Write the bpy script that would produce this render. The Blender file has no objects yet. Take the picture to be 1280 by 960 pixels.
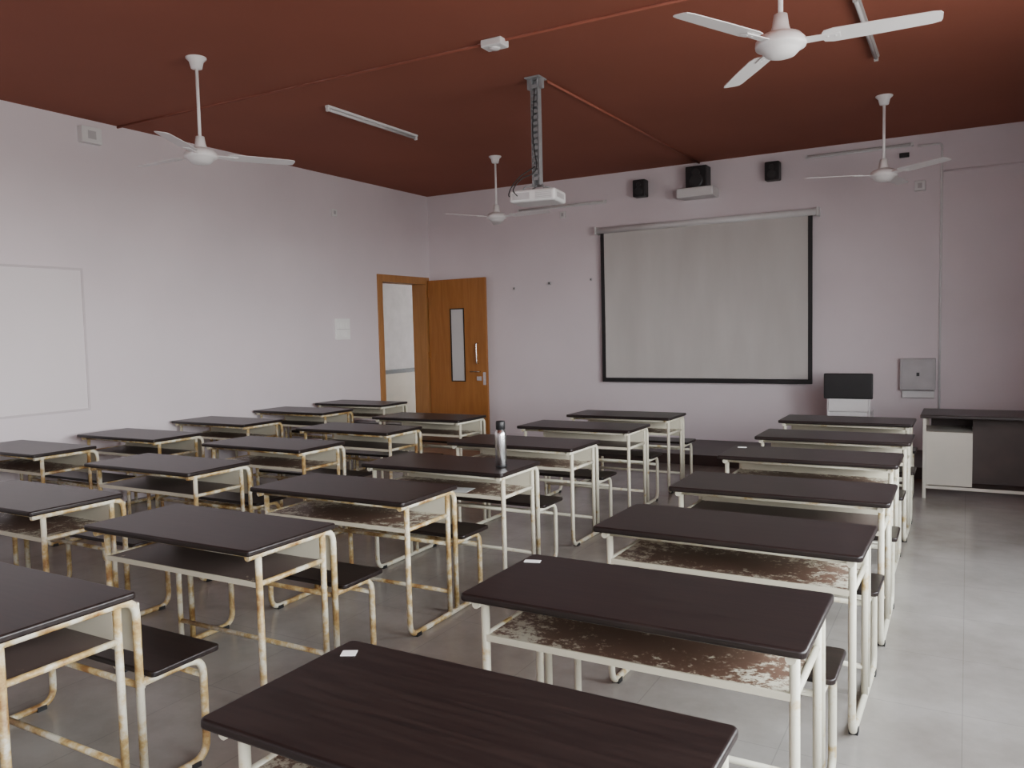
import bpy, bmesh, math, random
from mathutils import Vector, Matrix
random.seed(7)
S=0.85
HC=1.87*S            # camera height
CEIL=4.32*S
XL=-8.52*S; XR=1.75*S; YB=12.0*S; YR=-1.7
scene=bpy.context.scene
col=scene.collection

# ---------------------------------------------------------------- materials
def new_mat(name):
    m=bpy.data.materials.new(name); m.use_nodes=True
    nt=m.node_tree; b=nt.nodes['Principled BSDF']
    return m,nt,b
def N(nt,t,**k):
    n=nt.nodes.new(t)
    for a,v in k.items(): setattr(n,a,v)
    return n
def ramp(nt,stops,interp='LINEAR'):
    r=N(nt,'ShaderNodeValToRGB'); r.color_ramp.interpolation=interp
    e=r.color_ramp.elements
    while len(e)<len(stops): e.new(0.5)
    for i,(p,c) in enumerate(stops):
        e[i].position=p; e[i].color=(*c,1)
    return r
def coords(nt,scale=(1,1,1),rand=True):
    tc=N(nt,'ShaderNodeTexCoord'); mp=N(nt,'ShaderNodeMapping')
    mp.inputs['Scale'].default_value=scale
    if rand:
        oi=N(nt,'ShaderNodeObjectInfo'); mu=N(nt,'ShaderNodeMath',operation='MULTIPLY'); mu.inputs[1].default_value=37
        nt.links.new(oi.outputs['Random'],mu.inputs[0])
        va=N(nt,'ShaderNodeVectorMath',operation='ADD')
        nt.links.new(tc.outputs['Object'],va.inputs[0]); nt.links.new(mu.outputs[0],va.inputs[1])
        nt.links.new(va.outputs[0],mp.inputs['Vector'])
    else:
        nt.links.new(tc.outputs['Object'],mp.inputs['Vector'])
    return mp.outputs['Vector'],tc
def simple(name,c,rough=0.5,metal=0,var=0.08,scale=6,bump=0.0,spec=None):
    m,nt,b=new_mat(name)
    v,_=coords(nt)
    n=N(nt,'ShaderNodeTexNoise'); n.inputs['Scale'].default_value=scale; n.inputs['Detail'].default_value=5
    nt.links.new(v,n.inputs['Vector'])
    r=ramp(nt,[(0.3,tuple(x*(1-var) for x in c)),(0.7,tuple(min(1,x*(1+var)) for x in c))])
    nt.links.new(n.outputs['Fac'],r.inputs['Fac']); nt.links.new(r.outputs['Color'],b.inputs['Base Color'])
    b.inputs['Roughness'].default_value=rough; b.inputs['Metallic'].default_value=metal
    if spec is not None: b.inputs['Specular IOR Level'].default_value=spec
    if bump>0:
        bp=N(nt,'ShaderNodeBump'); bp.inputs['Strength'].default_value=bump; bp.inputs['Distance'].default_value=0.01
        n2=N(nt,'ShaderNodeTexNoise'); n2.inputs['Scale'].default_value=scale*12
        nt.links.new(v,n2.inputs['Vector']); nt.links.new(n2.outputs['Fac'],bp.inputs['Height']); nt.links.new(bp.outputs['Normal'],b.inputs['Normal'])
    return m

M_wall=simple('wall_paint',(0.715,0.648,0.675),0.6,var=0.045,scale=0.9,bump=0.05)
M_ceil=simple('ceiling_paint',(0.27,0.079,0.046),0.85,var=0.07,scale=0.7,bump=0.08)
M_white=simple('white_enamel',(0.80,0.79,0.79),0.3,var=0.03)
M_whiteplastic=simple('white_plastic',(0.72,0.72,0.72),0.4,var=0.03)
M_boxgrey=simple('grey_box_paint',(0.46,0.45,0.46),0.45)
M_black=simple('black_plastic',(0.012,0.012,0.013),0.45)
M_blackwood=simple('dark_board',(0.018,0.011,0.010),0.35)
M_chrome=simple('brushed_steel',(0.7,0.7,0.7),0.22,metal=1.0,scale=20)
M_alu=simple('aluminium_frame',(0.5,0.5,0.5),0.4,metal=0.6)
M_cond=simple('conduit_red',(0.29,0.085,0.052),0.7)
M_panel=simple('cream_metal',(0.59,0.55,0.43),0.4,var=0.06,scale=3)
M_ped=simple('pedestal_paint',(0.50,0.465,0.40),0.45,var=0.06,scale=3)
M_paper=simple('paper',(0.8,0.8,0.77),0.8,var=0.04)
M_tube=simple('tube_glass',(0.55,0.54,0.54),0.2,var=0.01)
M_fixture=simple('tube_fixture_paint',(0.42,0.40,0.39),0.4,var=0.05)
M_mattewhite=simple('notice_board_paint',(0.745,0.69,0.705),0.5,var=0.02,scale=1.2)
M_nbframe=simple('notice_board_trim',(0.60,0.54,0.56),0.5,var=0.02)
M_dado=simple('corridor_tile',(0.46,0.40,0.31),0.4,scale=3)
M_corr=simple('corridor_paint',(0.53,0.49,0.48),0.6)
M_band=simple('corridor_band',(0.012,0.010,0.010),0.5)
M_platform=simple('platform_wood',(0.045,0.028,0.025),0.4,var=0.25,scale=5)
M_brownboard=simple('brown_board',(0.040,0.024,0.020),0.6,var=0.2,scale=5)

def wood(name,c1,c2,scale=(1.2,14,1.2),rough=0.45,distort=1.2,bump=0.05,spec=0.5):
    m,nt,b=new_mat(name)
    v,_=coords(nt,scale)
    n=N(nt,'ShaderNodeTexNoise'); n.inputs['Scale'].default_value=3; n.inputs['Detail'].default_value=8; n.inputs['Distortion'].default_value=distort
    nt.links.new(v,n.inputs['Vector'])
    r=ramp(nt,[(0.3,c1),(0.7,c2)])
    nt.links.new(n.outputs['Fac'],r.inputs['Fac']); nt.links.new(r.outputs['Color'],b.inputs['Base Color'])
    b.inputs['Roughness'].default_value=rough
    b.inputs['Specular IOR Level'].default_value=spec
    bp=N(nt,'ShaderNodeBump'); bp.inputs['Strength'].default_value=bump; bp.inputs['Distance'].default_value=0.004
    nt.links.new(n.outputs['Fac'],bp.inputs['Height']); nt.links.new(bp.outputs['Normal'],b.inputs['Normal'])
    return m
M_top=wood('desk_laminate',(0.009,0.006,0.006),(0.020,0.013,0.0115),(1.2,17,1),0.34,0.2,0.03,0.42)
M_door=wood('door_veneer',(0.32,0.12,0.027),(0.41,0.17,0.042),(5,5,0.5),0.4,0.8)
M_doorframe=wood('door_frame_wood',(0.34,0.155,0.05),(0.42,0.20,0.07),(5,5,0.5),0.45,0.8)

def painted_rust(name,thr,paint=(0.61,0.575,0.455),rust=(0.22,0.11,0.035)):
    m,nt,b=new_mat(name)
    v,_=coords(nt)
    n=N(nt,'ShaderNodeTexNoise'); n.inputs['Scale'].default_value=9; n.inputs['Detail'].default_value=8; n.inputs['Roughness'].default_value=0.65
    nt.links.new(v,n.inputs['Vector'])
    yel=(0.46,0.33,0.14)
    r=ramp(nt,[(0,paint),(thr-0.10,paint),(thr,yel),(min(1,thr+0.12),rust)])
    nt.links.new(n.outputs['Fac'],r.inputs['Fac']); nt.links.new(r.outputs['Color'],b.inputs['Base Color'])
    b.inputs['Roughness'].default_value=0.4
    return m
M_frame_clean=painted_rust('cream_tube_paint',0.66)
M_frame_rusty=painted_rust('cream_tube_paint_rusty',0.525)

def worn_shelf(name,k,brown=(0.13,0.072,0.05)):
    m,nt,b=new_mat(name)
    v,tc=coords(nt)
    n=N(nt,'ShaderNodeTexNoise'); n.inputs['Scale'].default_value=18; n.inputs['Detail'].default_value=12; n.inputs['Roughness'].default_value=0.85
    nt.links.new(v,n.inputs['Vector'])
    # wear is strongest in the middle of the tray: ellipse mask from object coordinates
    mp=N(nt,'ShaderNodeMapping'); mp.inputs['Location'].default_value=(0,-0.27/0.22,0); mp.inputs['Scale'].default_value=(1/0.50,1/0.22,0)
    nt.links.new(tc.outputs['Object'],mp.inputs['Vector'])
    ln=N(nt,'ShaderNodeVectorMath',operation='LENGTH'); nt.links.new(mp.outputs[0],ln.inputs[0])
    mu=N(nt,'ShaderNodeMath',operation='MULTIPLY_ADD'); mu.inputs[1].default_value=-0.15; mu.inputs[2].default_value=k
    nt.links.new(ln.outputs['Value'],mu.inputs[0])
    ad=N(nt,'ShaderNodeMath',operation='ADD'); nt.links.new(mu.outputs[0],ad.inputs[0]); nt.links.new(n.outputs['Fac'],ad.inputs[1])
    r=ramp(nt,[(0.0,(0.59,0.55,0.43)),(0.50,(0.59,0.55,0.43)),(0.515,(0.3,0.2,0.13)),(0.53,brown)])
    nt.links.new(ad.outputs[0],r.inputs['Fac']); nt.links.new(r.outputs['Color'],b.inputs['Base Color'])
    b.inputs['Roughness'].default_value=0.45
    return m
M_shelf_some=worn_shelf('worn_tray_light',0.165)
M_shelf_heavy=worn_shelf('worn_tray_heavy',0.28,(0.085,0.060,0.052))

def floor_mat():
    m,nt,b=new_mat('floor_tiles')
    v,tc=coords(nt,rand=False)
    br=N(nt,'ShaderNodeTexBrick'); br.offset=0; br.squash=1
    br.inputs['Scale'].default_value=1; br.inputs['Brick Width'].default_value=0.6; br.inputs['Row Height'].default_value=0.6
    br.inputs['Mortar Size'].default_value=0.002
    br.inputs['Color1'].default_value=(0.33,0.305,0.275,1); br.inputs['Color2'].default_value=(0.32,0.295,0.268,1); br.inputs['Mortar'].default_value=(0.25,0.23,0.21,1)
    nt.links.new(v,br.inputs['Vector'])
    n=N(nt,'ShaderNodeTexNoise'); n.inputs['Scale'].default_value=1.3; n.inputs['Detail'].default_value=9; n.inputs['Roughness'].default_value=0.65
    nt.links.new(v,n.inputs['Vector'])
    r=ramp(nt,[(0.32,(0.66,0.635,0.61)),(0.62,(1,1,1))]); nt.links.new(n.outputs['Fac'],r.inputs['Fac'])
    mx=N(nt,'ShaderNodeMix',data_type='RGBA',blend_type='MULTIPLY'); mx.inputs[0].default_value=1
    nt.links.new(br.outputs['Color'],mx.inputs[6]); nt.links.new(r.outputs['Color'],mx.inputs[7])
    nt.links.new(mx.outputs[2],b.inputs['Base Color'])
    rr=N(nt,'ShaderNodeMapRange'); rr.inputs[3].default_value=0.30; rr.inputs[4].default_value=0.14
    nt.links.new(n.outputs['Fac'],rr.inputs[0]); nt.links.new(rr.outputs[0],b.inputs['Roughness'])
    return m
M_floor=floor_mat()
def screen_mat():
    m,nt,b=new_mat('screen_fabric')
    v,_=coords(nt,(3,1,0.6),False)
    n=N(nt,'ShaderNodeTexNoise'); n.inputs['Scale'].default_value=1.5; n.inputs['Detail'].default_value=4
    nt.links.new(v,n.inputs['Vector'])
    r=ramp(nt,[(0.3,(0.52,0.505,0.48)),(0.7,(0.57,0.555,0.53))]); nt.links.new(n.outputs['Fac'],r.inputs['Fac'])
    nt.links.new(r.outputs['Color'],b.inputs['Base Color']); b.inputs['Roughness'].default_value=0.6
    return m
M_screen=screen_mat()
def glass_mat():
    m,nt,b=new_mat('frosted_glass')
    b.inputs['Base Color'].default_value=(0.6,0.6,0.6,1); b.inputs['Roughness'].default_value=0.25
    return m
M_glass=glass_mat()

# ---------------------------------------------------------------- mesh helpers
def box(bm,lo,hi,bev=0.0,mi=0,seg=2):
    lo=Vector(lo);hi=Vector(hi)
    r=bmesh.ops.create_cube(bm,size=1); vs=r['verts']
    c=(lo+hi)/2; s=hi-lo
    for v in vs: v.co=Vector((v.co.x*s.x+c.x,v.co.y*s.y+c.y,v.co.z*s.z+c.z))
    fs=set(f for v in vs for f in v.link_faces)
    for f in fs: f.material_index=mi
    if bev>0:
        es=list(set(e for v in vs for e in v.link_edges))
        r=bmesh.ops.bevel(bm,geom=es,offset=bev,segments=seg,affect='EDGES',profile=0.5)
        for f in r['faces']: f.material_index=mi
def fillet(pts,r,n=6):
    pts=[Vector(p) for p in pts]; out=[pts[0]]
    for i in range(1,len(pts)-1):
        a,b,c=pts[i-1],pts[i],pts[i+1]
        d1=(a-b).normalized(); d2=(c-b).normalized()
        rr=min(r,(a-b).length*0.49,(c-b).length*0.49)
        ang=d1.angle(d2)
        if ang>math.pi-0.01: out.append(b); continue
        p1=b+d1*rr; p2=b+d2*rr
        for k in range(n+1):
            t=k/n
            out.append(p1*(1-t)**2+b*2*t*(1-t)+p2*t*t)
    out.append(pts[-1]); return out
def tube(bm,pts,rad,sides=10,fr=0.0,mi=0):
    pts=fillet(pts,fr) if fr>0 else [Vector(p) for p in pts]
    rings=[]; prev=None
    for i,p in enumerate(pts):
        if i==0: t=(pts[1]-p).normalized()
        elif i==len(pts)-1: t=(p-pts[i-1]).normalized()
        else: t=((p-pts[i-1]).normalized()+(pts[i+1]-p).normalized()).normalized()
        if prev is None:
            up=Vector((1,0,0)) if abs(t.x)<0.9 else Vector((0,0,1))
            u=(up-t*up.dot(t)).normalized()
        else: u=(prev-t*prev.dot(t)).normalized()
        prev=u; w=t.cross(u)
        rings.append([bm.verts.new(p+u*math.cos(2*math.pi*k/sides)*rad+w*math.sin(2*math.pi*k/sides)*rad) for k in range(sides)])
    for i in range(len(rings)-1):
        for k in range(sides):
            f=bm.faces.new((rings[i][k],rings[i][(k+1)%sides],rings[i+1][(k+1)%sides],rings[i+1][k])); f.smooth=True; f.material_index=mi
    for rg in (rings[0],rings[-1]):
        f=bm.faces.new(rg); f.material_index=mi
def lathe(bm,prof,cx=0,cy=0,seg=32,mi=0):
    rings=[]
    for r,z in prof:
        rings.append([bm.verts.new((cx+max(r,1e-4)*math.cos(2*math.pi*k/seg),cy+max(r,1e-4)*math.sin(2*math.pi*k/seg),z)) for k in range(seg)])
    for i in range(len(rings)-1):
        for k in range(seg):
            f=bm.faces.new((rings[i][k],rings[i][(k+1)%seg],rings[i+1][(k+1)%seg],rings[i+1][k])); f.smooth=True; f.material_index=mi
    for rg in (rings[0],rings[-1]):
        f=bm.faces.new(rg); f.material_index=mi
def poly(bm,pts2,z0,z1,bev=0,mi=0):
    bot=[bm.verts.new((x,y,z0)) for x,y in pts2]; top=[bm.verts.new((x,y,z1)) for x,y in pts2]
    n=len(pts2); fs=[bm.faces.new(top),bm.faces.new(bot[::-1])]
    for i in range(n): fs.append(bm.faces.new((bot[i],bot[(i+1)%n],top[(i+1)%n],top[i])))
    for f in fs: f.material_index=mi
    if bev:
        es=list(fs[0].edges)+list(fs[1].edges)
        r=bmesh.ops.bevel(bm,geom=es,offset=bev,segments=3,affect='EDGES',profile=0.5)
        for f in r['faces']: f.smooth=True; f.material_index=mi
def mesh_from(fn,name,mats):
    bm=bmesh.new(); fn(bm)
    bmesh.ops.recalc_face_normals(bm,faces=bm.faces[:])
    me=bpy.data.meshes.new(name); bm.to_mesh(me); bm.free()
    for m in mats: me.materials.append(m)
    return me
def add(name,me,loc=(0,0,0),rot=0,parent=None):
    o=bpy.data.objects.new(name,me); col.objects.link(o)
    o.location=loc; o.rotation_euler=(0,0,rot)
    if parent: o.parent=parent
    return o
def obj(name,fn,mats,loc=(0,0,0),rot=0,parent=None):
    return add(name,mesh_from(fn,name,mats),loc,rot,parent)
def empty(name,loc=(0,0,0),rot=0):
    e=bpy.data.objects.new(name,None); e.empty_display_size=0.2; col.objects.link(e)
    e.location=loc; e.rotation_euler=(0,0,rot); return e

# ---------------------------------------------------------------- room shell
obj('floor',lambda bm: box(bm,(XL,YR,-0.1),(XR,YB,0)),[M_floor])
obj('ceiling',lambda bm: box(bm,(XL-0.23,YR-0.2,CEIL),(XR+0.2,YB+0.2,CEIL+0.15)),[M_ceil])
obj('wall_back',lambda bm: box(bm,(XL-0.23,YB,-0.1),(XR+0.2,YB+0.2,CEIL)),[M_wall])
# left wall with door opening
DY0=10.52*S; DY1=11.93*S; DH=2.84*S
def wl(bm):
    box(bm,(XL-0.23,YR-0.2,-0.1),(XL,DY0,CEIL))
    box(bm,(XL-0.23,DY1,-0.1),(XL,YB,CEIL))
    box(bm,(XL-0.23,DY0,DH),(XL,DY1,CEIL))
obj('wall_left',wl,[M_wall])
wins=[(-1.3,0.7),(1.2,3.2),(3.7,5.7)]
WZ0,WZ1=0.95,2.75
def wr(bm):
    box(bm,(XR,YR-0.2,-0.1),(XR+0.2,YB,WZ0)); box(bm,(XR,YR-0.2,WZ1),(XR+0.2,YB,CEIL))
    y=YR-0.2
    for a,b_ in wins:
        box(bm,(XR,y,WZ0),(XR+0.2,a,WZ1)); y=b_
    box(bm,(XR,y,WZ0),(XR+0.2,YB,WZ1))
obj('wall_right',wr,[M_wall])
obj('wall_rear',lambda bm: box(bm,(XL,YR-0.2,-0.1),(XR,YR,CEIL)),[M_wall])
def window(name,L,loc,rot):
    def f(bm):
        t=0.05
        box(bm,(0,-0.03,0),(L,0.03,t)); box(bm,(0,-0.03,WZ1-WZ0-t),(L,0.03,WZ1-WZ0))
        H=WZ1-WZ0
        for x in (0,L/2-t/2,L-t): box(bm,(x,-0.03,t),(x+t,0.03,H-t))
        n=10
        for i in range(1,n):
            x=L*i/n
            tube(bm,[(x,0.07,0),(x,0.07,H)],0.007,6)
        for z in (0.45,0.9,1.35): tube(bm,[(0,0.07,z),(L,0.07,z)],0.007,6)
    obj(name,f,[M_alu],loc,rot)
for i,(a,b_) in enumerate(wins):
    window('window_%d'%(i+1),b_-a,(XR+0.08,b_,WZ0),-math.pi/2)

# corridor behind the door
CX=XL-0.23-1.9; CE=18.0  # corridor run on out of view so less daylight reaches the doorway
def corr(bm):
    box(bm,(CX-0.15,7.5,0.84),(CX,CE,0.92),mi=2)
    box(bm,(CX-0.15,7.5,-0.1),(CX,CE,0.84),mi=1)
    box(bm,(CX-0.15,7.5,0.92),(CX,CE,CEIL),mi=0)
    box(bm,(CX-0.15,7.35,-0.1),(XL-0.23,7.5,CEIL),mi=0)  # unseen end wall, added to dim the corridor
    box(bm,(XL-0.23,YB+0.2,-0.1),(XL-0.08,CE,CEIL),mi=0)
obj('wall_corridor',corr,[M_corr,M_dado,M_band])
obj('ceiling_corridor',lambda bm: box(bm,(CX-0.15,7.35,CEIL),(XL-0.23,CE,CEIL+0.15)),[M_corr])  # unseen roof, added to keep daylight off the corridor wall
obj('floor_corridor',lambda bm: box(bm,(CX,7.5,-0.1),(XL,CE,-0.002)),[M_floor])
obj('baseboard_back',lambda bm: box(bm,(XL+0.0,YB-0.012,0),(XR,YB,0.09)),[M_wall])
obj('baseboard_left',lambda bm: box(bm,(XL,YR,0),(XL+0.012,DY0-0.02,0.09)),[M_wall])

# platform
PX0=-4.6;PY0=8.95;PH=0.12
obj('teaching_platform',lambda bm: box(bm,(PX0,PY0,0),(XR,YB-0.013,PH),0.006),[M_platform])

# ---------------------------------------------------------------- door
def dframe(bm):
    w=0.085
    box(bm,(XL-0.235,DY0-0.02,0),(XL+0.02,DY0+w,DH+0.02),0.004)
    box(bm,(XL-0.235,DY1-w,0),(XL+0.02,DY1+0.02,DH+0.02),0.004)
    box(bm,(XL-0.235,DY0+w,DH-w),(XL+0.02,DY1-w,DH+0.02),0.004)
HY=DY1-0.01
door=empty('door_1',(XL+0.03,HY,0))
de=obj('frame',dframe,[M_doorframe],(-(XL+0.03),-HY,0),parent=door)
LW=1.05; LH=DH-0.03
def leaf(bm):
    # leaf in XZ plane, vision slot cut-out
    vx0,vx1=0.42,0.65; vz0,vz1=0.86,1.93
    t=0.02
    box(bm,(0.0,-t,0.01),(vx0,t,LH)); box(bm,(vx1,-t,0.01),(LW,t,LH))
    box(bm,(vx0,-t,0.01),(vx1,t,vz0)); box(bm,(vx0,-t,vz1),(vx1,t,LH))
    for a,b_ in (((vx0-.015,vz0-.015),(vx0,vz1+.015)),((vx1,vz0-.015),(vx1+.015,vz1+.015)),((vx0,vz0-.015),(vx1,vz0)),((vx0,vz1),(vx1,vz1+.015))):
        box(bm,(a[0],-t-0.006,a[1]),(b_[0],t+0.006,b_[1]),mi=1)
    box(bm,(vx0,-0.012,vz0),(vx1,0.004,vz1),mi=2)
    # pull handle, lever, latch
    tube(bm,[(0.90,-t,1.12),(0.90,-t-0.05,1.12),(0.90,-t-0.05,1.42),(0.90,-t,1.42)],0.010,8,0.02,mi=3)
    tube(bm,[(0.93,-t,1.0),(0.93,-t-0.045,1.0),(0.78,-t-0.045,1.0)],0.009,8,0.015,mi=3)
    box(bm,(0.87,-t-0.015,0.86),(0.96,-t,0.93),0.006,mi=3)
    box(bm,(0.98,-t-0.004,0.80),(1.03,-t,0.99),0.001,mi=3)
    for z in (0.25,1.2,LH-0.25): box(bm,(-0.012,-t-0.008,z),(0.02,-t+0.01,z+0.1),0.002,mi=0)
lf=obj('leaf',leaf,[M_door,M_band,M_glass,M_chrome],(0.01,-0.02,0),math.radians(-2.0),door)

# ---------------------------------------------------------------- desks
W=1.27*S; D=0.61*S; H=0.87*S
def me_top(bm):
    pts=[]
    r=0.018
    for cx,cy,a0 in ((W/2-r,D-r,0),(-W/2+r,D-r,90),(-W/2+r,r,180),(W/2-r,r,270)):
        for k in range(5):
            a=math.radians(a0+k*22.5); pts.append((cx+r*math.cos(a),cy+r*math.sin(a)))
    poly(bm,pts,H-0.026,H,0.008)
def me_frame(bm):
    R=0.0145; u=H-0.026-R
    for sx in (-1,1):
        x=sx*(W/2-0.045)
        tube(bm,[(x,0.09,u-0.005),(x,0.09,R),(x,0.80,R),(x,0.80,0.40),(x,0.54,0.40)],R,10,0.07)
        tube(bm,[(x,0.03,u),(x,D+0.02,u),(x,D+0.02,0.03)],R,10,0.06)
        tube(bm,[(x,D-0.05,u-0.01),(x,D-0.05,R)],R*0.95,10)
        tube(bm,[(x,0.09,H-0.165),(x,D-0.05,H-0.165)],R*0.8,8)
        box(bm,(x-0.017,0.13,0),(x+0.017,0.17,0.02),mi=1)
        box(bm,(x-0.017,0.72,0),(x+0.017,0.76,0.02),mi=1)
    a=W/2-0.045
    for y,z,rr in ((0.07,u,0.8),(D-0.05,u-0.03,0.8),(D-0.05,0.14,0.8),(0.80,0.33,0.8),(0.55,0.385,0.8)):
        tube(bm,[(-a,y,z),(a,y,z)],R*rr,8)
def me_shelf(bm):
    a=W/2-0.055; z=H-0.16
    box(bm,(-a,0.085,z-0.006),(a,D-0.06,z))
def me_lip(bm):
    a=W/2-0.055; z=H-0.16
    box(bm,(-a,0.078,z-0.018),(a,0.0845,z+0.004))
    box(bm,(-a,D-0.062,z-0.03),(a,D-0.055,H-0.04))
    # back rest skin on the bench side
    box(bm,(-a,D+0.034,H-0.24),(a,D+0.042,H-0.06),0.002)
def me_seat(bm):
    pts=[]; r=0.02; y0=D+0.045; y1=D+0.335; w=W/2-0.005
    for cx,cy,a0 in ((w-r,y1-r,0),(-w+r,y1-r,90),(-w+r,y0+r,180),(w-r,y0+r,270)):
        for k in range(5):
            an=math.radians(a0+k*22.5); pts.append((cx+r*math.cos(an),cy+r*math.sin(an)))
    poly(bm,pts,0.4145,0.4365,0.006)
T=mesh_from(me_top,'desk_top',[M_top])
FC=mesh_from(me_frame,'desk_frame',[M_frame_clean,M_black]); FR=mesh_from(me_frame,'desk_frame_rusty',[M_frame_rusty,M_black])
SL=mesh_from(me_shelf,'desk_tray',[M_shelf_some]); SH=mesh_from(me_shelf,'desk_tray_worn',[M_shelf_heavy])
LP=mesh_from(me_lip,'desk_panel',[M_panel]); ST=mesh_from(me_seat,'desk_seat',[M_top])
def desk(xc,yfar,rusty,heavy,rot=0.0):
    e=empty('school_desk',((xc+0.015)*S,(yfar+0.025-0.61)*S,0),math.radians(rot))
    add('desktop',T,parent=e); add('tube_frame',FR if rusty else FC,parent=e)
    add('book_tray',SH if heavy else SL,parent=e); add('cream_panels',LP,parent=e); add('bench_seat',ST,parent=e)
    return e
A=[(-1.137,1.94,0,0,-0.3),(-1.067,3.09,0,0,0),(-1.03,4.25,0,0,-.8),(-1.01,5.39,0,1,0.3),(-1.06,6.70,0,0,0),(-1.045,7.88,0,1,0),(-1.10,9.2,0,0,0)]
B=[(-3.515,1.945,1,1,0),(-3.56,3.157,1,1,0.5),(-3.54,4.304,1,0,0.8),(-3.475,5.356,0,0,0.5),(-3.52,6.60,0,0,0),(-3.51,7.89,0,1,0),(-3.49,9.05,0,0,0)]
C=[(-5.45,2.0,1,1,0),(-5.445,3.215,1,0,0),(-5.67,4.49,1,1,0.5),(-5.725,5.69,1,0,0),(-5.735,6.93,1,1,0),(-5.655,8.12,0,0,0)]
Dc=[(-7.84,3.3,1,0,0),(-7.86,4.60,1,0,0),(-7.70,5.69,1,1,0.4),(-7.84,6.97,1,0,0),(-7.86,8.28,1,1,0),(-7.80,9.41,0,0,0)]
for row in A+B+C+Dc: desk(*row)

# stickers / papers lying on desks
def sheet(name,x,y,z,w,h,rot):
    obj(name,lambda bm: box(bm,(-w/2,-h/2,0),(w/2,h/2,0.0012)),[M_paper],(x,y,z),rot)
sheet('paper_sticker',-1.63*S,3.0*S,H,0.06,0.03,0.3)
sheet('paper_sticker',-1.68*S,1.87*S,H,0.04,0.035,0.5)
sheet('paper_sticker',-1.60*S,6.6*S,H,0.06,0.04,0.2)
sheet('paper_sheet',-3.35*S,4.98*S,H-0.16,0.21,0.15,0.15)
# steel bottle
def bottle(bm):
    lathe(bm,[(0.0,0),(0.033,0),(0.036,0.006),(0.036,0.205),(0.034,0.222),(0.026,0.235),(0.024,0.24)],mi=0)
    lathe(bm,[(0.0245,0.238),(0.029,0.241),(0.029,0.285),(0.026,0.292),(0.0,0.293)],mi=1)
    lathe(bm,[(0.0365,0.006),(0.0365,0.018)],mi=1)
obj('steel_water_bottle',bottle,[M_chrome,M_black],(-2.97*S,5.02*S,H))

# ---------------------------------------------------------------- teacher's table and chair
def ttab(bm):
    L=1.75
    box(bm,(0,0,0.725),(L,0.62,0.755),0.006,mi=0)
    box(bm,(0.025,0.05,0.12),(0.41,0.56,0.60),0.004,mi=1)
    box(bm,(0.41,0.20,0.13),(L-0.05,0.218,0.725),mi=2)  # dark brown board set back below the top, beside the pedestal
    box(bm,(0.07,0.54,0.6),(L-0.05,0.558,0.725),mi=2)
    for x in (0.035,L-0.05):
        for y in (0.035,0.58): box(bm,(x-0.014,y-0.014,0),(x+0.014,y+0.014,0.725),0.003,mi=1)
    box(bm,(0.05,0.55,0.68),(L-0.05,0.57,0.725),mi=1)
    box(bm,(0.05,0.03,0.09),(L-0.05,0.048,0.115),mi=1)
obj('teacher_table',ttab,[M_blackwood,M_ped,M_brownboard],(-0.425*S,7.98,0))
def chair(bm):
    w=0.22
    for sx in (-1,1):
        x=sx*(w-0.01)
        tube(bm,[(x,-0.2,0.90),(x,-0.2,0.46),(x,-0.22,0.012)],0.012,8,0.05,mi=1)
        tube(bm,[(x,-0.2,0.44),(x,0.2,0.44),(x,0.22,0.012)],0.012,8,0.05,mi=1)
        tube(bm,[(x,-0.21,0.20),(x,0.21,0.20)],0.009,8,mi=1)
    box(bm,(-w,-0.19,0.43),(w,0.22,0.50),0.02,mi=1)
    box(bm,(-w-0.03,-0.245,0.64),(w+0.03,-0.212,0.92),0.012,mi=0)
    box(bm,(-w+0.02,-0.225,0.50),(w-0.02,-0.212,0.64),0.004,mi=1)
    tube(bm,[(-w,-0.21,0.20),(w,-0.21,0.20)],0.009,8,mi=1)
obj('teacher_chair',chair,[M_black,M_white],(-1.13,9.62,PH))

# ---------------------------------------------------------------- projector screen
def scr(bm):
    x0,x1=-5.10*S,-1.90*S; z0,z1=1.03*S,3.40*S; y=YB-0.09
    nx,nz=40,10; g=[]
    for i in range(nx+1):
        rw=[]
        for j in range(nz+1):
            x=x0+0.045+(x1-x0-0.09)*i/nx; z=z0+0.05+(z1-z0-0.05)*j/nz
            rw.append(bm.verts.new((x,y+0.006*math.sin(i*0.55)*(0.3+j/nz)+0.004*math.sin(i*0.23+j*0.5),z)))
        g.append(rw)
    for i in range(nx):
        for j in range(nz):
            f=bm.faces.new((g[i][j],g[i+1][j],g[i+1][j+1],g[i][j+1])); f.smooth=True; f.material_index=0
    box(bm,(x0,y-0.006,z0),(x0+0.05,y+0.008,z1),mi=1); box(bm,(x1-0.05,y-0.006,z0),(x1,y+0.008,z1),mi=1)
    box(bm,(x0,y-0.010,z0-0.01),(x1,y+0.010,z0+0.045),0.004,mi=1)
    tube(bm,[(x0-0.06,y,z1+0.02),(x1+0.06,y,z1+0.02)],0.042,14,mi=2)
    for x in (x0-0.07,x1+0.05): box(bm,(x,y-0.05,z1-0.03),(x+0.025,YB-0.002,z1+0.075),0.004,mi=2)
obj('projector_screen',scr,[M_screen,M_black,M_whiteplastic])

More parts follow.
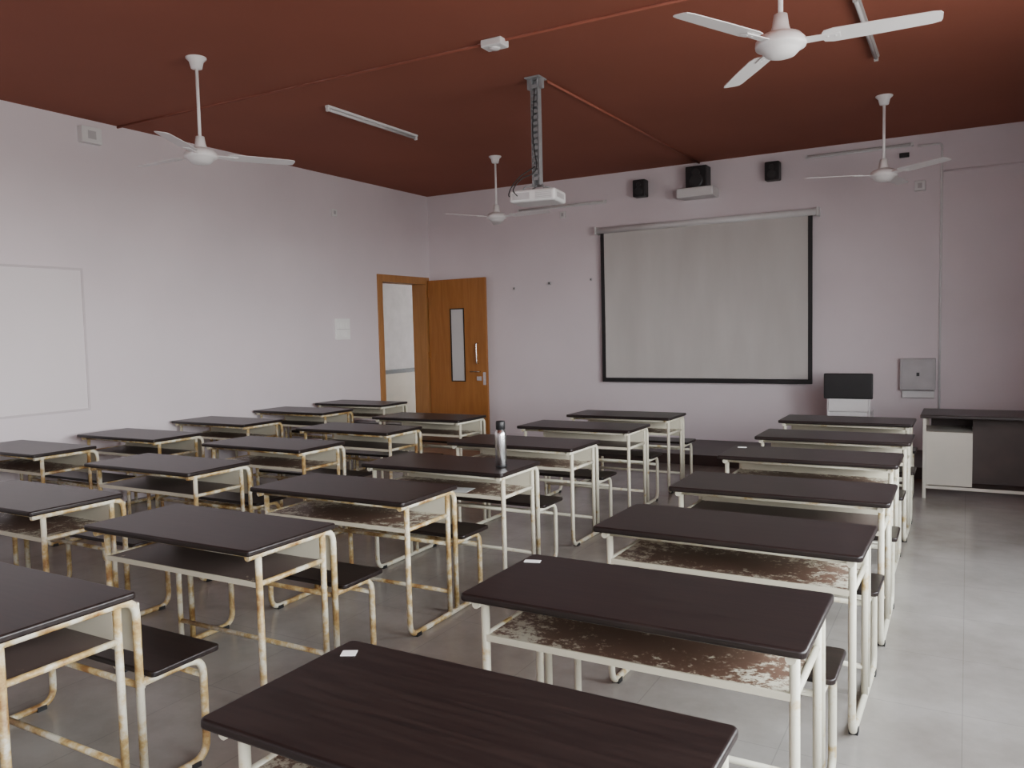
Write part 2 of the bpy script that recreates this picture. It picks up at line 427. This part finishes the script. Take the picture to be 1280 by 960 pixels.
def spk(w,h,dp):
    def f(bm):
        box(bm,(-w/2,-dp-0.03,-h/2),(w/2,-0.03,h/2),0.012)
        for cz,r in ((h*0.2,w*0.2),(-h*0.18,w*0.33)):
            a=[bm.verts.new((r*math.cos(k*math.pi/8),-dp-0.031,cz+r*math.sin(k*math.pi/8))) for k in range(16)]
            b_=[bm.verts.new((r*0.8*math.cos(k*math.pi/8),-dp-0.04,cz+r*0.8*math.sin(k*math.pi/8))) for k in range(16)]
            for k in range(16):
                ff=bm.faces.new((a[k],a[(k+1)%16],b_[(k+1)%16],b_[k])); ff.material_index=1
            ff=bm.faces.new(b_); ff.material_index=1
        box(bm,(-0.02,-0.035,-0.03),(0.02,-0.001,0.03),mi=1)
    return f
M_cone=simple('speaker_cone',(0.03,0.03,0.032),0.5)
obj('loudspeaker',spk(0.17,0.22,0.14),[M_black,M_cone],(-4.415*S,YB,(1.87+2.14)*S))
obj('loudspeaker',spk(0.17,0.22,0.14),[M_black,M_cone],(-2.433*S,YB,(1.87+2.17)*S))
obj('white_shelf_unit',lambda bm: box(bm,(-0.23,-0.30,0),(0.23,-0.001,0.115),0.012,mi=0),[M_whiteplastic],(-3.50*S,YB,(1.87+1.90)*S))
obj('subwoofer_speaker',spk(0.27,0.27,0.2),[M_black,M_cone],(-3.50*S,YB,(1.87+1.90)*S+0.115+0.137))

def tubelight(L):
    def f(bm):
        box(bm,(-L/2,-0.022,0.008),(L/2,0.022,0.03),0.004,mi=0)
        tube(bm,[(-L/2+0.03,0,-0.008),(L/2-0.03,0,-0.008)],0.013,12,mi=1)
        for s in (-1,1): box(bm,(s*(L/2-0.012)-0.012,-0.016,-0.024),(s*(L/2-0.012)+0.012,0.016,0.01),0.003,mi=0)
    return f
TLm=mesh_from(tubelight(1.36),'tube_light',[M_whiteplastic,M_tube])
TLg=mesh_from(tubelight(1.36),'tube_light_grey',[M_fixture,M_tube])
t1=add('tube_light',TLm,(-5.97*S,7.42*S,CEIL-0.031),math.pi/2)
t2=add('tube_light',TLg,(-0.76*S,7.42*S,CEIL-0.031),math.pi/2)
TL2=mesh_from(tubelight(1.15),'tube_light_short',[M_whiteplastic,M_tube])
t3=add('tube_light',TL2,(-1.33*S,YB-0.031,(1.87+2.33)*S)); t3.rotation_euler=(math.radians(-90),0,0)
t4=add('tube_light',TLm,(-5.83*S,YB-0.031,(1.87+2.02)*S)); t4.rotation_euler=(math.radians(-90),0,0)

# ---------------------------------------------------------------- fans
def fan_mesh(a0):
    def f(bm):
        top=CEIL; hub=(1.87+1.60)*S
        lathe(bm,[(0.02,top-0.085),(0.04,top-0.08),(0.052,top-0.03),(0.075,top-0.008),(0.075,top)],seg=24)
        tube(bm,[(0,0,top-0.07),(0,0,hub+0.06)],0.0125,10)
        lathe(bm,[(0.016,hub+0.15),(0.032,hub+0.145),(0.040,hub+0.09),(0.048,hub+0.065),(0.05,hub+0.06)],seg=24)
        lathe(bm,[(0.0,hub+0.065),(0.05,hub+0.062),(0.095,hub+0.045),(0.118,hub+0.02),(0.120,hub),(0.118,hub-0.012),(0.095,hub-0.022),(0.09,hub-0.030),(0.07,hub-0.05),(0.04,hub-0.06),(0.0,hub-0.063)],seg=32)
        for k in range(3):
            a=math.radians(a0+120*k); M=Matrix.Rotation(a,4,'Z')@Matrix.Rotation(math.radians(-9),4,'X')
            outl=[(0.19,0.028),(0.20,0.055),(0.24,0.066),(0.45,0.062),(0.66,0.052),(0.695,0.042),(0.70,0.02),(0.70,-0.03),(0.69,-0.048),(0.66,-0.055),(0.45,-0.06),(0.24,-0.062),(0.20,-0.05),(0.19,-0.028)]
            before=set(bm.verts)
            poly(bm,outl,0.0,0.004)
            poly(bm,[(0.08,0.03),(0.27,0.022),(0.27,-0.022),(0.08,-0.03)],-0.006,-0.001)
            for cx,cy in ((0.215,0.0),(0.25,0.0)):
                lathe(bm,[(0.006,-0.009),(0.006,0.007)],cx,cy,8)
            for v in set(bm.verts)-before:
                v.co=M@v.co+Vector((0,0,hub+0.008))
    return f
for x,y,a in ((-5.90,4.90,60),(-0.955,4.88,4),(-5.80,9.84,0),(-0.82,9.74,80)):
    obj('ceiling_fan',fan_mesh(a),[M_white],(x*S,y*S,0))

# ---------------------------------------------------------------- projector with pole mount
px,py=-3.69*S,7.07*S; pz=(1.87+1.30)*S
pe=empty('ceiling_projector',(px,py,0))
def mount(bm):
    box(bm,(-0.07,-0.07,CEIL-0.012),(0.07,0.07,CEIL),0.003)
    zb=pz+0.09
    for sx in (-1,1):
        box(bm,(sx*0.03-0.006,-0.028,zb),(sx*0.03+0.006,0.028,CEIL-0.012))
    box(bm,(-0.03,0.016,zb),(0.03,0.024,CEIL-0.012))
    z=zb+0.05
    while z<CEIL-0.06:
        box(bm,(-0.03,-0.028,z),(0.03,-0.022,z+0.030)); z+=0.05
    for k in range(4):
        a=math.radians(45+90*k)
        tube(bm,[(0,0,zb+0.01),(0.13*math.cos(a),0.10*math.sin(a),zb-0.005),(0.14*math.cos(a),0.11*math.sin(a),pz+0.045)],0.007,6,0.02)
    for sx in (-1,1): box(bm,(sx*0.055-0.015,-0.02,CEIL-0.09),(sx*0.055+0.015,0.02,CEIL-0.012),0.002)
M_pole=simple('pole_paint_grey',(0.30,0.31,0.32),0.45,metal=0.2,scale=20)
obj('pole_mount',mount,[M_pole],parent=pe)
def proj(bm):
    box(bm,(-0.20,-0.15,-0.05),(0.20,0.15,0.05),0.022,mi=0,seg=3)
    box(bm,(-0.17,-0.155,-0.03),(-0.02,-0.148,0.025),mi=1)
    for i in range(6): box(bm,(0.03,-0.153,-0.03+i*0.011),(0.17,-0.148,-0.025+i*0.011),mi=1)
    box(bm,(0.198,-0.1,-0.02),(0.203,0.08,0.02),mi=2)
    bm2=[(0.05,0.0),(0.05,0.04),(0.04,0.045),(0.035,0.03)]
    before=set(bm.verts)
    lathe(bm,bm2,seg=24,mi=1)
    for v in set(bm.verts)-before:
        v.co=Vector((v.co.x+0.08,0.14+v.co.z,v.co.y))
obj('projector_body',proj,[M_whiteplastic,M_boxgrey,M_boxgrey],(0,0,pz),math.radians(8),pe)
def cables(bm):
    tube(bm,[(0.01,-0.04,CEIL-0.1),(-0.02,-0.045,pz+0.5),(0.03,-0.045,pz+0.2),(-0.10,-0.12,pz+0.15),(-0.15,-0.17,pz+0.05),(-0.1,-0.17,pz)],0.005,6,0.15)
    tube(bm,[(0.0,-0.04,pz+0.25),(-0.12,-0.10,pz+0.17),(-0.18,-0.14,pz+0.08),(-0.20,-0.16,pz-0.0),(-0.12,-0.165,pz+0.01)],0.005,6,0.15)
obj('cables',cables,[M_black],parent=pe)

# ---------------------------------------------------------------- conduits and small fittings
obj('ceiling_conduit',lambda bm: tube(bm,[(XL,5.93*S,CEIL-0.011),(XR,6.05*S,CEIL-0.011)],0.011,8),[M_cond])
obj('ceiling_conduit',lambda bm: tube(bm,[(-3.62*S,7.2*S,CEIL-0.011),(-3.52*S,YB-0.02,CEIL-0.011)],0.011,8),[M_cond])
def cdet(bm):
    box(bm,(-0.085,-0.06,CEIL-0.055),(0.085,0.06,CEIL),0.01)
    lathe(bm,[(0.0,CEIL-0.07),(0.035,CEIL-0.066),(0.045,CEIL-0.05)],seg=20)
obj('ceiling_junction_box',cdet,[M_whiteplastic],(-3.50*S,6.0*S-0.02,-0.0))
obj('electrical_conduit',lambda bm: tube(bm,[(-0.32*S,YB-0.013,0.13),(-0.32*S,YB-0.013,(1.87+2.30)*S),(-0.60*S,YB-0.013,(1.87+2.30)*S)],0.012,8,0.04),[M_whiteplastic])
obj('electrical_conduit',lambda bm: tube(bm,[(-0.30*S,YB-0.013,3.81*S),(XR,YB-0.013,3.81*S)],0.012,8),[M_wall])
def swbox(bm):
    box(bm,(-0.18,-0.09,-0.18),(0.18,-0.001,0.18),0.008,mi=0)
    box(bm,(-0.16,-0.097,-0.16),(0.16,-0.088,0.16),0.003,mi=0)
    box(bm,(-0.01,-0.104,-0.02),(0.02,-0.096,0.02),0.002,mi=1)
    box(bm,(-0.16,-0.05,-0.27),(0.17,-0.001,-0.19),0.006,mi=2)
obj('electrical_distribution_box',swbox,[M_boxgrey,M_black,M_whiteplastic],(-0.575*S,YB,1.165*S))
def sock(w,h,dp,mat):
    def f(bm):
        box(bm,(-w/2,-dp,-h/2),(w/2,-0.0005,h/2),0.004,mi=0)
        box(bm,(-w*0.2,-dp-0.003,-h*0.25),(w*0.2,-dp+0.001,h*0.25),mi=1)
    return f
obj('power_socket',sock(0.08,0.09,0.03,0),[M_whiteplastic,M_boxgrey],(-5.8*S,YB,(1.87+1.88)*S))
obj('coat_hook',sock(0.045,0.05,0.03,0),[M_boxgrey,M_black],(-6.07*S,YB,(1.87+0.775)*S))
obj('coat_hook',sock(0.03,0.04,0.02,0),[M_boxgrey,M_black],(-6.75*S,YB,(1.87+0.72)*S))
obj('coat_hook',sock(0.03,0.04,0.02,0),[M_boxgrey,M_black],(-5.32*S,YB,(1.87+0.80)*S))
obj('motion_sensor',sock(0.11,0.11,0.05,0),[M_whiteplastic,M_boxgrey],(-0.57*S,YB,(1.87+1.78)*S))
obj('cable_clip',sock(0.10,0.05,0.04,0),[M_black,M_black],(-0.76*S,YB,(1.87+2.20)*S))
RL=math.pi/2
obj('junction_box',sock(0.20,0.15,0.07,0),[M_whiteplastic,M_boxgrey],(XL,5.56*S,(1.87+2.27)*S),RL)
obj('power_socket',sock(0.09,0.09,0.03,0),[M_whiteplastic,M_boxgrey],(XL,9.5*S,(1.87+1.88)*S),RL)
def swp(bm):
    box(bm,(-0.14,-0.025,-0.14),(0.14,-0.0005,0.14),0.006,mi=0)
    for i in range(4):
        for j in range(2): box(bm,(-0.11+i*0.058,-0.031,-0.10+j*0.11),(-0.07+i*0.058,-0.024,-0.03+j*0.11),0.002,mi=0)
    box(bm,(-0.13,-0.0265,-0.004),(0.13,-0.0245,0.0),mi=1)
M_sw=simple('switch_plate',(0.88,0.88,0.86),0.35,var=0.01)
obj('switch_board',swp,[M_sw,M_boxgrey],(XL,9.6*S,(1.87+0.09)*S),RL)
def nb(bm):
    y0,y1=2.6*S,5.40*S; z0,z1=1.10*S,2.67*S; X=XL+0.002
    box(bm,(X,y0,z0),(X+0.008,y1,z1),mi=0)
    for a,b_ in (((y0,z0),(y1,z0+.02)),((y0,z1-.02),(y1,z1)),((y0,z0+.02),(y0+.02,z1-.02)),((y1-.02,z0+.02),(y1,z1-.02))):
        box(bm,(X,a[0],a[1]),(X+0.018,b_[0],b_[1]),0.003,mi=1)
obj('notice_board',nb,[M_mattewhite,M_nbframe])

# ---------------------------------------------------------------- light
w=bpy.data.worlds.new('sky'); scene.world=w; w.use_nodes=True
nt=w.node_tree; bg=nt.nodes['Background']
tc=N(nt,'ShaderNodeTexCoord'); sp=N(nt,'ShaderNodeSeparateXYZ'); nt.links.new(tc.outputs['Generated'],sp.inputs[0])
mr=N(nt,'ShaderNodeMapRange'); mr.inputs[1].default_value=-1; nt.links.new(sp.outputs['Z'],mr.inputs[0])
r=ramp(nt,[(0.0,(0.25,0.24,0.23)),(0.46,(0.40,0.395,0.38)),(0.50,(1.0,1.0,1.0)),(0.62,(0.93,0.97,1.0)),(1.0,(0.5,0.6,0.7))])
nt.links.new(mr.outputs[0],r.inputs['Fac']); nt.links.new(r.outputs['Color'],bg.inputs['Color'])
bg.inputs['Strength'].default_value=31.0
def portal(name,loc,rot,sx,sy):
    l=bpy.data.lights.new(name,'AREA'); l.shape='RECTANGLE'; l.size=sx; l.size_y=sy
    l.cycles.is_portal=True
    o=bpy.data.objects.new(name,l); col.objects.link(o); o.location=loc; o.rotation_euler=rot
for i,(a,b_) in enumerate(wins):
    portal('window_light_portal',(XR+0.25,(a+b_)/2,(WZ0+WZ1)/2),(0,math.radians(90),0),WZ1-WZ0,b_-a)

# ---------------------------------------------------------------- camera
cam=bpy.data.cameras.new('camera'); co=bpy.data.objects.new('camera',cam); col.objects.link(co)
cam.sensor_width=36; cam.lens=1000/1280*36; cam.clip_start=0.05
cy=Vector((0.494,0.0693,-0.8667)).normalized()
cx=Vector((0.8669,-0.0125,0.4982)); cx=(cx-cy*cx.dot(cy)).normalized()
cz=cx.cross(cy)
R=Matrix((cx,cy,cz))
co.matrix_world=Matrix.Translation((0,0,HC))@R.to_4x4()
scene.camera=co
